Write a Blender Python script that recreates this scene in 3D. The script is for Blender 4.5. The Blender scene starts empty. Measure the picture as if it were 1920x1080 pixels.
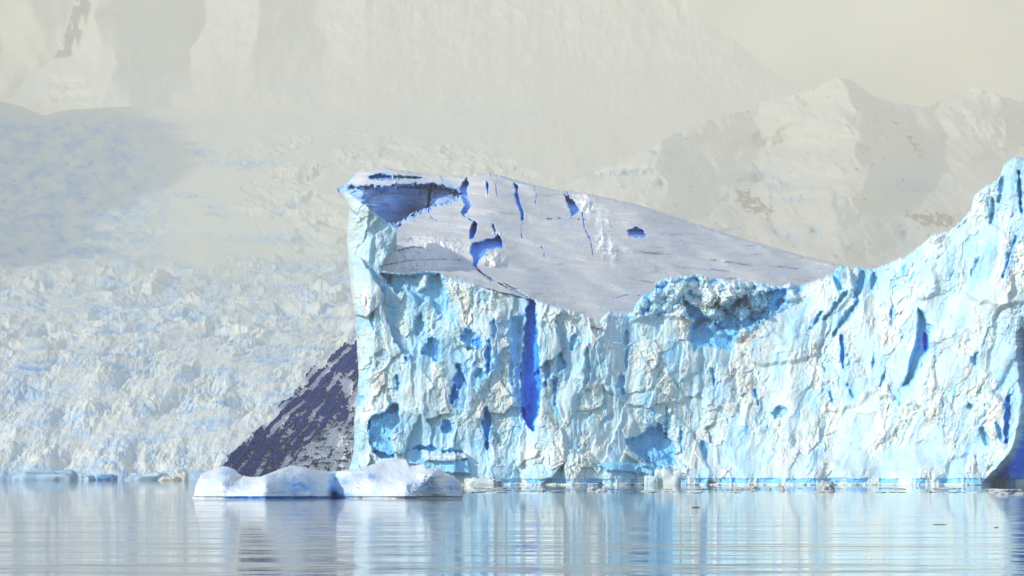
import bpy, math, random
import numpy as np

# ------------------------------------------------------------------ frame
HFOV = math.radians(16.0)
K = 2 * math.tan(HFOV / 2) / 1920.0      # radians per photo pixel
HOR = 898.0                              # photo row of the horizon
CAMH = 1.0
SUN_AZ = math.radians(54)                # to the left of straight-behind-the-camera
SUN_EL = math.radians(23)
L = np.array([-math.sin(SUN_AZ) * math.cos(SUN_EL), -math.cos(SUN_AZ) * math.cos(SUN_EL), math.sin(SUN_EL)])

scene = bpy.context.scene
col = scene.collection
f32 = np.float32

def at(px, py, D):
    """metres of the point seen along photo pixel (px, py) at distance D"""
    px, py, D = np.broadcast_arrays(np.asarray(px, float), np.asarray(py, float), np.asarray(D, float))
    return np.stack([(px - 960) * K * D, D, CAMH + (HOR - py) * K * D], -1)

# ------------------------------------------------------------------ noise
def _tables(seed):
    r = np.random.RandomState(seed)
    p = r.permutation(256)
    return np.concatenate([p, p]).astype(np.int32), r

def gnoise(x, y, seed=0):
    p, r = _tables(seed)
    a = r.rand(256) * 2 * np.pi
    gx, gy = np.cos(a).astype(f32), np.sin(a).astype(f32)
    x = np.asarray(x, f32); y = np.asarray(y, f32)
    xi = np.floor(x); yi = np.floor(y)
    fx = x - xi; fy = y - yi
    xi = xi.astype(np.int32) & 255; yi = yi.astype(np.int32) & 255
    u = fx * fx * fx * (fx * (fx * 6 - 15) + 10)
    v = fy * fy * fy * (fy * (fy * 6 - 15) + 10)
    def g(ix, iy, dx, dy):
        h = p[p[ix & 255] + (iy & 255)]
        return gx[h] * dx + gy[h] * dy
    n00 = g(xi, yi, fx, fy); n10 = g(xi + 1, yi, fx - 1, fy)
    n01 = g(xi, yi + 1, fx, fy - 1); n11 = g(xi + 1, yi + 1, fx - 1, fy - 1)
    a0 = n00 + u * (n10 - n00); a1 = n01 + u * (n11 - n01)
    return (a0 + v * (a1 - a0)) * 1.5

def fbm(x, y, seed=0, octaves=5, gain=0.5, lac=2.03):
    s = 0; a = 1.0; t = 0
    for o in range(octaves):
        s = s + a * gnoise(x, y, seed + o * 17); t += a
        a *= gain; x = x * lac + 3.7; y = y * lac + 1.3
    return s / t

def ridged(x, y, seed=0, octaves=5, gain=0.5):
    s = 0; a = 1.0; t = 0
    for o in range(octaves):
        s = s + a * (1 - np.abs(gnoise(x, y, seed + o * 17)) * 2); t += a
        a *= gain; x = x * 2.03 + 3.7; y = y * 2.03 + 1.3
    return s / t

def cells(x, y, seed=0, tilt=1.0):
    """broken facets: every Voronoi cell is a randomly tilted plane.  returns (plane value, F1, F2)"""
    p, r = _tables(seed)
    jx, jy = r.rand(256).astype(f32), r.rand(256).astype(f32)
    rv = (r.rand(256) * 2 - 1).astype(f32)
    tx, ty = r.randn(256).astype(f32), r.randn(256).astype(f32)
    x = np.asarray(x, f32); y = np.asarray(y, f32)
    xi = np.floor(x).astype(np.int32); yi = np.floor(y).astype(np.int32)
    f1 = np.full(x.shape, 9, f32); f2 = np.full(x.shape, 9, f32); val = np.zeros(x.shape, f32)
    for dx in (-1, 0, 1):
        for dy in (-1, 0, 1):
            cx = xi + dx; cy = yi + dy
            h = p[p[cx & 255] + (cy & 255)]
            ox = x - (cx + jx[h]); oy = y - (cy + jy[h])
            d = ox * ox + oy * oy
            near = d < f1
            f2 = np.where(near, f1, np.minimum(f2, d))
            val = np.where(near, rv[h] + tilt * (tx[h] * ox + ty[h] * oy), val)
            f1 = np.where(near, d, f1)
    return val, np.sqrt(f1), np.sqrt(f2)

def sstep(a, b, x):
    t = np.clip((x - a) / (b - a), 0, 1)
    return t * t * (3 - 2 * t)

def interp(x, pts):
    p = np.array(pts, float)
    return np.interp(x, p[:, 0], p[:, 1])

def sdf(px, py, poly, margin=40):
    """signed distance in photo pixels, negative inside (clipped at margin)"""
    out = np.full(px.shape, float(margin), f32)
    q = np.array(poly, float)
    sel = (px > q[:, 0].min() - margin) & (px < q[:, 0].max() + margin) & (py > q[:, 1].min() - margin) & (py < q[:, 1].max() + margin)
    x, y = px[sel].astype(f32), py[sel].astype(f32)
    d = np.full(x.shape, 1e9, f32); inside = np.zeros(x.shape, bool)
    n = len(q)
    for i in range(n):
        ax, ay = q[i]; bx, by = q[(i + 1) % n]
        ex, ey = bx - ax, by - ay
        t = np.clip(((x - ax) * ex + (y - ay) * ey) / (ex * ex + ey * ey + 1e-9), 0, 1)
        d = np.minimum(d, (x - ax - t * ex) ** 2 + (y - ay - t * ey) ** 2)
        c = ((ay > y) != (by > y)) & (x < ex * (y - ay) / (ey if abs(ey) > 1e-9 else 1e-9) + ax)
        inside ^= c
    d = np.sqrt(d)
    out[sel] = np.where(inside, -d, np.minimum(d, margin))
    return out

def rows_depth(px, py, rows):
    """distance table: rows of (py, [(px, D), ...]), linear in between"""
    ys = [r[0] for r in rows]
    out = np.empty(px.shape)
    idx = np.clip(np.searchsorted(ys, py[:, 0]) - 1, 0, len(ys) - 2)
    for i in range(px.shape[0]):
        a = idx[i]; t = np.clip((py[i, 0] - ys[a]) / (ys[a + 1] - ys[a]), 0, 1)
        out[i] = interp(px[i], rows[a][1]) * (1 - t) + interp(px[i], rows[a + 1][1]) * t
    return out

def rbf(px, py, pts):
    q = np.array(pts, float)
    d = np.hypot(q[:, None, 0] - q[None, :, 0], q[:, None, 1] - q[None, :, 1])
    w = np.linalg.solve(d + 1e-6 * np.eye(len(q)), q[:, 2])
    out = np.zeros(px.shape)
    for (x, y, _), wi in zip(q, w):
        out += wi * np.hypot(px - x, py - y)
    return out

def blur(a, n):
    """box blur over n samples, both ways"""
    for ax in (0, 1):
        pad = [(0, 0), (0, 0)]; pad[ax] = (n + 1, n)
        c = np.cumsum(np.pad(a, pad, mode='edge'), axis=ax)
        if ax == 0: a = (c[2 * n + 1:] - c[:-2 * n - 1]) / (2 * n + 1)
        else: a = (c[:, 2 * n + 1:] - c[:, :-2 * n - 1]) / (2 * n + 1)
    return a

# ------------------------------------------------------------------ meshes
def link(name, verts, quads, mats, parent=None, attrs=None, smooth=True):
    me = bpy.data.meshes.new(name)
    nv, nf = len(verts), len(quads)
    me.vertices.add(nv); me.vertices.foreach_set('co', np.asarray(verts, f32).ravel())
    me.loops.add(nf * 4); me.loops.foreach_set('vertex_index', np.asarray(quads, np.int32).ravel())
    me.polygons.add(nf)
    me.polygons.foreach_set('loop_start', np.arange(0, nf * 4, 4, dtype=np.int32))
    me.update(calc_edges=True)
    me.polygons.foreach_set('use_smooth', np.full(nf, smooth, bool))
    for k, v in (attrs or {}).items():
        a = me.attributes.new(k, 'FLOAT', 'POINT')
        a.data.foreach_set('value', np.asarray(v, f32).ravel())
    me.materials.append(mats)
    o = bpy.data.objects.new(name, me); col.objects.link(o)
    if parent: o.parent = parent
    return o

def sheet(name, P, mask, mat, thick=0, drop=0.0, attrs=None, parent=None, cap=False):
    """solid from a grid of points P[h,w,3]: the masked front, plus walls of the given thickness running back from its rim"""
    h, w = mask.shape
    F = mask[:-1, :-1] & mask[1:, :-1] & mask[:-1, 1:] & mask[1:, 1:]
    used = np.zeros((h, w), bool)
    for a in (slice(0, -1), slice(1, None)):
        for b in (slice(0, -1), slice(1, None)):
            used[a, b] |= F
    ids = np.full((h, w), -1, np.int64); n = int(used.sum()); ids[used] = np.arange(n)
    V = P[used]
    q = np.stack([ids[:-1, :-1][F], ids[1:, :-1][F], ids[1:, 1:][F], ids[:-1, 1:][F]], -1)
    A = {k: v[used] for k, v in (attrs or {}).items()}
    if isinstance(thick, np.ndarray) or thick:
        Fp = np.pad(F, 1)
        e = []
        up, dn = Fp[:-1, 1:-1], Fp[1:, 1:-1]                      # horizontal edges (h, w-1)
        m = dn & ~up; e.append(np.stack([ids[:, 1:][m], ids[:, :-1][m]], -1))
        m = up & ~dn; e.append(np.stack([ids[:, :-1][m], ids[:, 1:][m]], -1))
        lf, rt = Fp[1:-1, :-1], Fp[1:-1, 1:]                      # vertical edges (h-1, w)
        m = rt & ~lf; e.append(np.stack([ids[:-1, :][m], ids[1:, :][m]], -1))
        m = lf & ~rt; e.append(np.stack([ids[1:, :][m], ids[:-1, :][m]], -1))
        e = np.concatenate(e)
        rim = np.arange(n) if cap else np.unique(e)
        pick = lambda v: v[used][rim] if isinstance(v, np.ndarray) else v
        lf_ = np.full(n, -1, np.int64); lf_[rim] = n + np.arange(len(rim))
        lut = lf_ + len(rim)
        R = V[rim] - np.array([0, 0, CAMH]); ln = np.linalg.norm(R, axis=1, keepdims=True)
        B = V[rim] + R / ln * np.reshape(pick(thick), (-1, 1)); B[:, 2] -= pick(drop)
        V = np.concatenate([V, V[rim], B])
        for k in A: A[k] = np.concatenate([A[k], A[k][rim], A[k][rim]])
        q = np.concatenate([q, np.stack([lf_[e[:, 1]], lf_[e[:, 0]], lut[e[:, 0]], lut[e[:, 1]]], -1)[:, ::-1]])
        if cap:
            qq = lut[np.stack([ids[:-1, :-1][F], ids[:-1, 1:][F], ids[1:, 1:][F], ids[1:, :-1][F]], -1)]
            q = np.concatenate([q, qq])
    return link(name, V, q, mat, parent, A)

def grid(x0, x1, y0, y1, sx, sy=None):
    xs = np.arange(x0, x1 + sx, sx); ys = np.arange(y0, y1 + (sy or sx), sy or sx)
    return np.meshgrid(xs, ys)

def tag(o, label=None, cat=None, group=None, kind=None):
    if label: o['label'] = label
    if cat: o['category'] = cat
    if group: o['group'] = group
    if kind: o['kind'] = kind
    return o

def empty(name, loc):
    o = bpy.data.objects.new(name, None); col.objects.link(o); o.location = loc
    return o

# ------------------------------------------------------------------ materials
def mat(name):
    m = bpy.data.materials.new(name); m.use_nodes = True
    nt = m.node_tree
    return m, nt, nt.nodes['Principled BSDF']

def node(nt, typ, **kw):
    n = nt.nodes.new(typ)
    for k, v in kw.items():
        if hasattr(n, k): setattr(n, k, v)
        else: n.inputs[k].default_value = v
    return n

def ramp(nt, src, stops):
    r = nt.nodes.new('ShaderNodeValToRGB')
    el = r.color_ramp.elements
    while len(el) < len(stops): el.new(0.5)
    for e, (p, c) in zip(el, stops): e.position = p; e.color = (*c, 1)
    nt.links.new(src, r.inputs[0])
    return r

def bumpy(nt, bsdf, scale, dist, strength=1.0, detail=6):
    tc = node(nt, 'ShaderNodeTexCoord')
    n = node(nt, 'ShaderNodeTexNoise'); n.inputs['Scale'].default_value = scale; n.inputs['Detail'].default_value = detail
    nt.links.new(tc.outputs['Object'], n.inputs['Vector'])
    b = node(nt, 'ShaderNodeBump'); b.inputs['Strength'].default_value = strength; b.inputs['Distance'].default_value = dist
    nt.links.new(n.outputs[0], b.inputs['Height']); nt.links.new(b.outputs[0], bsdf.inputs['Normal'])
    return n

def ice_material(name, stops, rough=0.5, scale=1.5, dist=0.12, sss=0):
    m, nt, b = mat(name)
    a = node(nt, 'ShaderNodeAttribute', attribute_name='clear')  # clear ice, and in places blue shade painted into the colour
    n = bumpy(nt, b, scale, dist)
    mx = node(nt, 'ShaderNodeMath', operation='MULTIPLY_ADD')       # break the clear-ice margin up a little
    nt.links.new(n.outputs[0], mx.inputs[0]); mx.inputs[1].default_value = 0.10
    ad = node(nt, 'ShaderNodeMath', operation='SUBTRACT'); nt.links.new(a.outputs['Fac'], ad.inputs[0]); ad.inputs[1].default_value = 0.05
    nt.links.new(ad.outputs[0], mx.inputs[2])
    r = ramp(nt, mx.outputs[0], stops)
    nt.links.new(r.outputs[0], b.inputs['Base Color'])
    b.inputs['Roughness'].default_value = rough
    b.inputs['Specular IOR Level'].default_value = 0.25
    if sss:
        b.inputs['Subsurface Weight'].default_value = sss
        b.inputs['Subsurface Radius'].default_value = (.08, .28, .75); b.inputs['Subsurface Scale'].default_value = 1.0
    return m

ICE = [(0.0, (.69, .69, .66)), (0.10, (.59, .68, .69)), (0.28, (.42, .64, .76)), (0.5, (.24, .58, .82)), (0.75, (.06, .40, .92)), (1.0, (.006, .22, .95))]
M_ice = ice_material('glacier_ice', ICE, dist=.07, sss=.7)
M_floe = ice_material('floe_ice', [(0.0, (.74, .75, .75)), (0.25, (.56, .66, .76)), (0.6, (.13, .38, .76)), (1.0, (.02, .20, .66))], 0.35, 3.0, 0.055, .4)
M_snow = ice_material('packed_snow', [(0.0, (.82, .81, .80)), (0.12, (.62, .60, .59)), (0.32, (.44, .60, .84)), (0.6, (.17, .42, .90)), (1.0, (.012, .24, .95))], 0.8, 0.8, 0.045)
M_far = ice_material('far_snow', [(0.0, (.84, .82, .72)), (0.3, (.62, .74, .82)), (0.65, (.34, .58, .82)), (1.0, (.10, .36, .80))], 0.8, 0.06, 2.0)

def rock_material(name, rock, snow):
    m, nt, b = mat(name)
    a = node(nt, 'ShaderNodeAttribute', attribute_name='bare')
    r = ramp(nt, a.outputs['Fac'], [(0.45, snow), (0.55, rock)])
    nt.links.new(r.outputs[0], b.inputs['Base Color']); b.inputs['Roughness'].default_value = 0.9; b.inputs['Specular IOR Level'].default_value = 0.08
    bumpy(nt, b, 0.15, 1.0)
    return m
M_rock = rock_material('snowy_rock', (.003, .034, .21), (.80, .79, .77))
M_bare = rock_material('bare_rock', (.05, .055, .08), (.05, .055, .08))

# ------------------------------------------------------------------ water
def water_material():
    m, nt, b = mat('sea_water')
    b.inputs['Base Color'].default_value = (.012, .022, .03, 1)
    b.inputs['Roughness'].default_value = 0.025
    b.inputs['IOR'].default_value = 1.33
    g = node(nt, 'ShaderNodeNewGeometry')
    sep = node(nt, 'ShaderNodeSeparateXYZ'); nt.links.new(g.outputs['Position'], sep.inputs[0])
    def wave(sx, sy, detail, dist, strength, prev=None):
        mp = node(nt, 'ShaderNodeMapping'); mp.inputs['Scale'].default_value = (sx, sy, 1)
        nt.links.new(g.outputs['Position'], mp.inputs['Vector'])
        n = node(nt, 'ShaderNodeTexNoise'); n.inputs['Scale'].default_value = 1.0; n.inputs['Detail'].default_value = detail
        nt.links.new(mp.outputs[0], n.inputs['Vector'])
        bp = node(nt, 'ShaderNodeBump'); bp.inputs['Distance'].default_value = dist
        nt.links.new(n.outputs[0], bp.inputs['Height'])
        nt.links.new(strength, bp.inputs['Strength'])
        if prev: nt.links.new(prev.outputs[0], bp.inputs['Normal'])
        return bp
    # breeze-ruffled water near the camera, glassy water under the ice; slicks between
    sm = node(nt, 'ShaderNodeMapRange', interpolation_type='SMOOTHSTEP')
    sm.inputs['From Min'].default_value = 235; sm.inputs['From Max'].default_value = 275
    sm.inputs['To Min'].default_value = 1.0; sm.inputs['To Max'].default_value = 0.0
    nz = node(nt, 'ShaderNodeTexNoise'); nz.inputs['Scale'].default_value = 0.06; nz.inputs['Detail'].default_value = 2
    nt.links.new(g.outputs['Position'], nz.inputs['Vector'])
    ma = node(nt, 'ShaderNodeMath', operation='MULTIPLY_ADD'); nt.links.new(nz.outputs[0], ma.inputs[0]); ma.inputs[1].default_value = 40
    nt.links.new(sep.outputs['Y'], ma.inputs[2]); nt.links.new(ma.outputs[0], sm.inputs['Value'])
    s2 = node(nt, 'ShaderNodeMath', operation='MULTIPLY_ADD'); nt.links.new(sm.outputs[0], s2.inputs[0])
    s2.inputs[1].default_value = 0.90; s2.inputs[2].default_value = 0.012
    w1 = wave(0.28, 0.42, 3, 0.095, s2.outputs[0])
    w0 = wave(0.014, 0.11, 3, 0.17, s2.outputs[0], w1)
    w2 = wave(1.3, 1.9, 4, 0.015, s2.outputs[0], w0)
    nt.links.new(w2.outputs[0], b.inputs['Normal'])
    return m
M_water = water_material()
V = np.array([(-7000, -300, 0), (7000, -300, 0), (7000, 23500, 0), (-7000, 23500, 0)], float)
water = link('water', V, [(0, 1, 2, 3)], M_water, smooth=False)
tag(water, kind='structure')
V2 = V.copy(); V2[:, 2] = -40
m, nt, b = mat('sea_bed_silt'); b.inputs['Base Color'].default_value = (.05, .06, .06, 1); b.inputs['Roughness'].default_value = 1
tag(link('sea_bed', V2, [(0, 1, 2, 3)], m, smooth=False), kind='structure')

# ------------------------------------------------------------------ far glacier
def glacier_depth(px, py):
    low = [(492, 6900), (503, 5700), (545, 4200), (620, 3100), (700, 2450), (780, 2200), (860, 2050), (885, 2010), (902, 2000), (930, 1990)]
    right = [(-40, 12200), (200, 10700), (240, 10000), (300, 9150), (380, 8600), (440, 8250), (475, 7800)] + low
    bowl = interp(py, right)
    left = [(-40, 10600), (190, 9450), (240, 9200), (300, 8900), (380, 8560)] + right[5:]
    t = sstep(40, 330, px)
    return interp(py, left) * (1 - t) + bowl * t

def build_glacier():
    px, py = grid(-90, 1330, 170, 908, 1.15, 1.15)
    D = glacier_depth(px, py)
    P = at(px, py, D)
    X, Y = P[..., 0], P[..., 1]
    q = K * D                                                    # metres per photo pixel at each point
    low = sstep(470, 530, py + 14 * fbm(px / 90, py / 60, 3, 3) + np.clip(px - 380, 0, 260) * 0.10)
    lower = sstep(600, 760, py + 30 * fbm(px / 130, py / 90, 43, 2))
    upper = low * (1 - sstep(560, 680, py))
    mid = sstep(385, 560, px) * sstep(235, 290, py) * (1 - low) * sstep(.42, .62, .5 + .6 * fbm(px / 110, py / 45, 71, 4) + .08)
    st = 1 + 2.4 * (1 - sstep(480, 740, py))                     # seen flatter higher up: blocks look wider
    wx = px + 16 * fbm(px / 50, py / 30, 5, 4); wy = py + 9 * fbm(px / 60, py / 34, 9, 4) - .10 * px
    c1, f1, f2 = cells(wx / (19 * st), wy / 14, 11, 0.8)
    c2, _, _ = cells(wx / (9 * st), wy / 8, 12, 0.8)
    r = ridged(wx / (46 * st), wy / 26, 21, 5)
    n1 = fbm(wx / (14 * st), wy / 9, 23, 5); n2 = fbm(px / 4.5, py / 4, 61, 3)
    band = ridged(wx / 240 + .3 * fbm(px / 100, py / 80, 33, 2), wy / 26, 31, 4)
    z = low * q * ((1.7 - 1.1 * lower) * c1 + (.7 - .2 * lower) * c2 + (5.5 - 3.2 * lower) * (r - .5) + (3.2 - 1.6 * lower) * n1 + (.7 + .5 * lower) * n2)
    z += upper * q * 26 * (band - .45) * (.5 + .7 * sstep(-.3, .3, fbm(px / 90, py / 40, 46, 3)))
    z += low * q * (10 + 16 * lower) * fbm((px + .5 * py) / 75, py / 95, 35, 5)
    bp = (py + 16 * np.sin((px - 330) / 190) + 14 * fbm(px / 110, py / 70, 47, 3)) / 15
    flow = fbm(px / 150, bp, 48, 4)
    z += low * q * (17 - 11 * lower) * flow
    z += mid * q * 1.7 * (3.5 * c1 + 6 * (ridged(wx / 70, wy / 20, 41, 4) - .5) + 3 * n1)
    z += (1 - low) * (1 - mid) * q * (5 * fbm(px / 120, py / 40, 51, 5) + .5 * fbm(px / 12, py / 6, 52, 3))
    P[..., 2] += z * (1 - low * (1 - (.40 + .85 * sstep(-.3, .35, fbm(px / 120 + .3, py / 60, 45, 4)))))
    veins = sstep(.74, .9, ridged(wx / (60 * st), wy / 22, 77, 4)) * sstep(-.1, .3, fbm(px / 80, py / 50, 78, 3))
    clear = low * np.clip(.04 + .28 * sstep(0, -.45, flow) + .50 * veins + .26 * sstep(.1, -.5, n1) + .2 * sstep(.0, .5, fbm(px / 60, py / 40, 79, 3)), 0, 1)
    # old crevasses of the bowl, plus blue shade painted into its colour
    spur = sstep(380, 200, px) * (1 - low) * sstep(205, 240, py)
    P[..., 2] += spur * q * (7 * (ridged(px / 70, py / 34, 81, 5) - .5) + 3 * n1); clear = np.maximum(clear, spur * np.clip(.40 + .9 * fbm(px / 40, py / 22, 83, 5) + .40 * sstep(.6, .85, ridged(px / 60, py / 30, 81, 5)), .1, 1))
    for (x, y, w, hh, s) in ((350, 365, 40, 5, .6), (405, 385, 25, 5, .5), (412, 400, 20, 5, .6), (280, 432, 50, 5, .4), (520, 445, 70, 9, .5), (395, 437, 20, 4, .4),
                             (470, 305, 70, 9, .5), (380, 285, 30, 8, .45), (550, 385, 12, 6, .6), (530, 395, 10, 7, .5), (60, 690, 40, 5, .9), (350, 592, 60, 12, .5),
                             (255, 685, 40, 5, .5), (425, 762, 25, 4, .8), (560, 500, 70, 12, .5), (500, 535, 80, 10, .4), (55, 735, 60, 18, .5), (1230, 300, 20, 8, .4)):
        e = np.exp(-(((px - x) / w) ** 2 + ((py - y) / hh) ** 2)); n = .6 + .8 * fbm(px / 18, py / 6, 90, 3)
        clear = np.maximum(clear, s * np.clip(e * n * 1.5, 0, 1)); P[..., 2] -= e * 9 * q * n * (1 - .5 * low)
    ice_foot = sstep(876, 884, py + 7 * fbm(px / 22, px * 0 + .3, 95, 3)) * (sstep(.38, .55, .5 + .6 * fbm(px / 60, py * 0, 96, 2) + .1 * (px < 380)))
    clear = np.maximum(clear, .5 * ice_foot)
    top = interp(px, [(-90, 184), (0, 190), (40, 198), (85, 215), (130, 205), (200, 203), (265, 197), (300, 213), (330, 214), (400, 216), (500, 216), (640, 214), (800, 236), (930, 276), (1020, 330), (1070, 368), (1330, 470)])
    mask = py > top + 1.2 * fbm(px / 30, px * 0, 4, 2)
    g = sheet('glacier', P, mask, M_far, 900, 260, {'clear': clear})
    tag(g, kind='structure')
build_glacier()

# unseen ridge added beyond the left edge, shaped to throw the shadow across the bowl
def build_shading_ridge():
    edge = [(-140, 511), (-40, 506), (10, 501), (60, 497), (100, 491), (140, 487), (168, 478), (168, 430), (182, 398), (215, 392), (262, 383), (275, 365), (300, 350), (345, 332), (366, 310), (372, 288), (345, 260), (318, 225)]
    e = np.array(edge, float)
    D = glacier_depth(e[:, 0], e[:, 1])
    Q = at(e[:, 0], e[:, 1], D)
    Lh = L[:2] / np.linalg.norm(L[:2]); T = math.tan(SUN_EL)
    s = Q[:, 0] * -Lh[1] + Q[:, 1] * Lh[0]                      # across the light
    w = Q[:, 2] - T * (Q[:, 0] * Lh[0] + Q[:, 1] * Lh[1])       # height in light-space
    o = np.argsort(s); s, w = s[o], w[o]
    ss = np.linspace(s.min(), s.max(), 400)
    ww = np.interp(ss, s, w) + 70 * fbm(ss / 130, ss * 0, 7, 6)
    a0 = (Q[:, 0] * Lh[0] + Q[:, 1] * Lh[1]).mean() + 2900.0
    rows = []
    for off, fall in ((-1500, -1300), (-700, -520), (-260, -170), (0, 0), (260, -190), (700, -560), (1500, -1300)):
        X = ss * -Lh[1] + (a0 + off) * Lh[0]; Y = ss * Lh[0] + (a0 + off) * Lh[1]
        Z = ww + T * a0 + fall + 30 * fbm(ss / 120, ss * 0 + off, 3, 4) * (off != 0)
        rows.append(np.stack([X, Y, np.maximum(Z, -20)], -1))
    P = np.stack(rows)
    a = P[:, :1].copy(); a[..., 2] = -20; b = P[:, -1:].copy(); b[..., 2] = -20      # both ends run down to the sea
    P = np.concatenate([a, P, b], 1)
    print('ridge clear of frame:', (P[..., 0] / P[..., 1]).max(), -960 * K)
    m = sheet('mountain', P, np.ones(P.shape[:2], bool), M_far, 0, 0, {'clear': np.zeros(P.shape[:2])})  # unseen, added for the shadow it casts on the bowl
    tag(m, kind='structure')
build_shading_ridge()

# ------------------------------------------------------------------ mountains
def build_left_mountain():
    px, py = grid(-60, 1570, -70, 440, 2.2, 2.2)
    rows = [(-70, [(-60, 21500), (120, 20500), (215, 19000), (355, 20400), (420, 19900), (470, 19600), (600, 20300), (690, 19900), (800, 20100), (1600, 20600)]),
            (30, [(-60, 20500), (120, 19700), (184, 18500), (360, 19800), (425, 19300), (480, 19000), (600, 19700), (690, 19400), (800, 19600), (1600, 20200)]),
            (120, [(-60, 19500), (60, 19000), (212, 17800), (360, 19000), (400, 18600), (480, 18400), (610, 19000), (680, 18800), (800, 18900), (1600, 19500)]),
            (205, [(-60, 18000), (30, 17900), (250, 16900), (325, 17600), (380, 17400), (470, 17400), (600, 17700), (700, 17500), (800, 17700), (1600, 18300)]),
            (250, [(-60, 16000), (250, 15500), (330, 15700), (600, 16000), (800, 16700), (1600, 17500)]),
            (330, [(-60, 14500), (600, 14800), (800, 15700), (1600, 16700)]), (440, [(-60, 14000), (600, 14500), (800, 15500), (1600, 16500)])]
    D = rows_depth(px + 22 * fbm(px / 90, py / 70, 91, 4) + 7 * fbm(px / 20, py / 30, 92, 3), py, rows)
    m_ = D.mean(axis=1, keepdims=True); D = (m_ + .85 * (D - m_)) * .88
    D = blur(D, 2)
    P = at(px, py, D)
    X, Z = P[..., 0], P[..., 2]
    streak = fbm(X / 130, Z / 700, 6, 5)
    P[..., 1] += 26 * streak + 90 * fbm((X + .4 * Z) / 420, Z / 380, 19, 6) + 16 * fbm(X / 45, Z / 90, 8, 4)
    for (x, y, w, hh, d) in ((130, 155, 30, 9, 90), (140, 178, 45, 7, 70), (110, 185, 18, 7, 60)):
        P[..., 1] += d * np.exp(-(((px - x) / w) ** 2 + ((py - y) / hh) ** 2)) * (1 + fbm(px / 12, py / 8, 14, 3))
    clear = np.clip(.35 * sstep(.2, .5, fbm(X / 300, Z / 150, 9, 4)), 0, 1) * sstep(80, 220, py)
    ridge = interp(py, [(-70, 165), (0, 142), (60, 122), (100, 106), (130, 72), (160, 42), (190, 8), (230, -20), (330, -60)])
    bare = 6 * sstep(36, 0, px - ridge - 4) * (fbm(X / 60 + Z / 160, Z / 130, 15, 4) > -.02) * sstep(112, 96, py)
    clear_bare = bare
    left = ridge + 6 * fbm(py / 12, py * 0, 16, 4) * sstep(120, 90, py)
    # the skyline sinks into cloud toward the right, beyond the last buttress
    top = interp(px, [(-60, -80), (1210, -80), (1290, -10), (1370, 70), (1450, 130), (1570, 215)])
    mask = (px > left) & (py > top + 7 * fbm(px / 40, px * 0, 18, 4))
    m = sheet('mountain', P, mask, M_peak, 1500, 300, {'clear': clear, 'bare': bare})
    tag(m, kind='structure')
    # snow wall still farther behind, seen left of the ridge
    px, py = grid(-200, 420, -80, 320, 6, 6)
    P = at(px, py, 22600 - (py + 80) * 5 + 500 * fbm(px / 120, py / 160, 25, 4))
    tag(sheet('mountain', P, np.ones(px.shape, bool), M_far, 300, 100, {'clear': np.zeros(px.shape)}), kind='structure')

def peak_material():
    m, nt, b = mat('peak_snow_and_rock')
    a = node(nt, 'ShaderNodeAttribute', attribute_name='bare')
    c = node(nt, 'ShaderNodeAttribute', attribute_name='clear')
    r1 = ramp(nt, c.outputs['Fac'], [(0, (.80, .775, .71)), (.4, (.62, .73, .82)), (1, (.25, .52, .82))])
    mx = node(nt, 'ShaderNodeMix', data_type='RGBA')
    cl = node(nt, 'ShaderNodeClamp'); nt.links.new(a.outputs['Fac'], cl.inputs[0])
    nt.links.new(cl.outputs[0], mx.inputs[0]); nt.links.new(r1.outputs[0], mx.inputs[6]); mx.inputs[7].default_value = (.02, .03, .075, 1)
    nt.links.new(mx.outputs[2], b.inputs['Base Color']); b.inputs['Roughness'].default_value = .85
    bumpy(nt, b, .03, 3.0)
    return m
M_peak = peak_material()
build_left_mountain()

def soften(D, k):
    m = D.mean(axis=1, keepdims=True)
    return m + k * (D - m)

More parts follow.
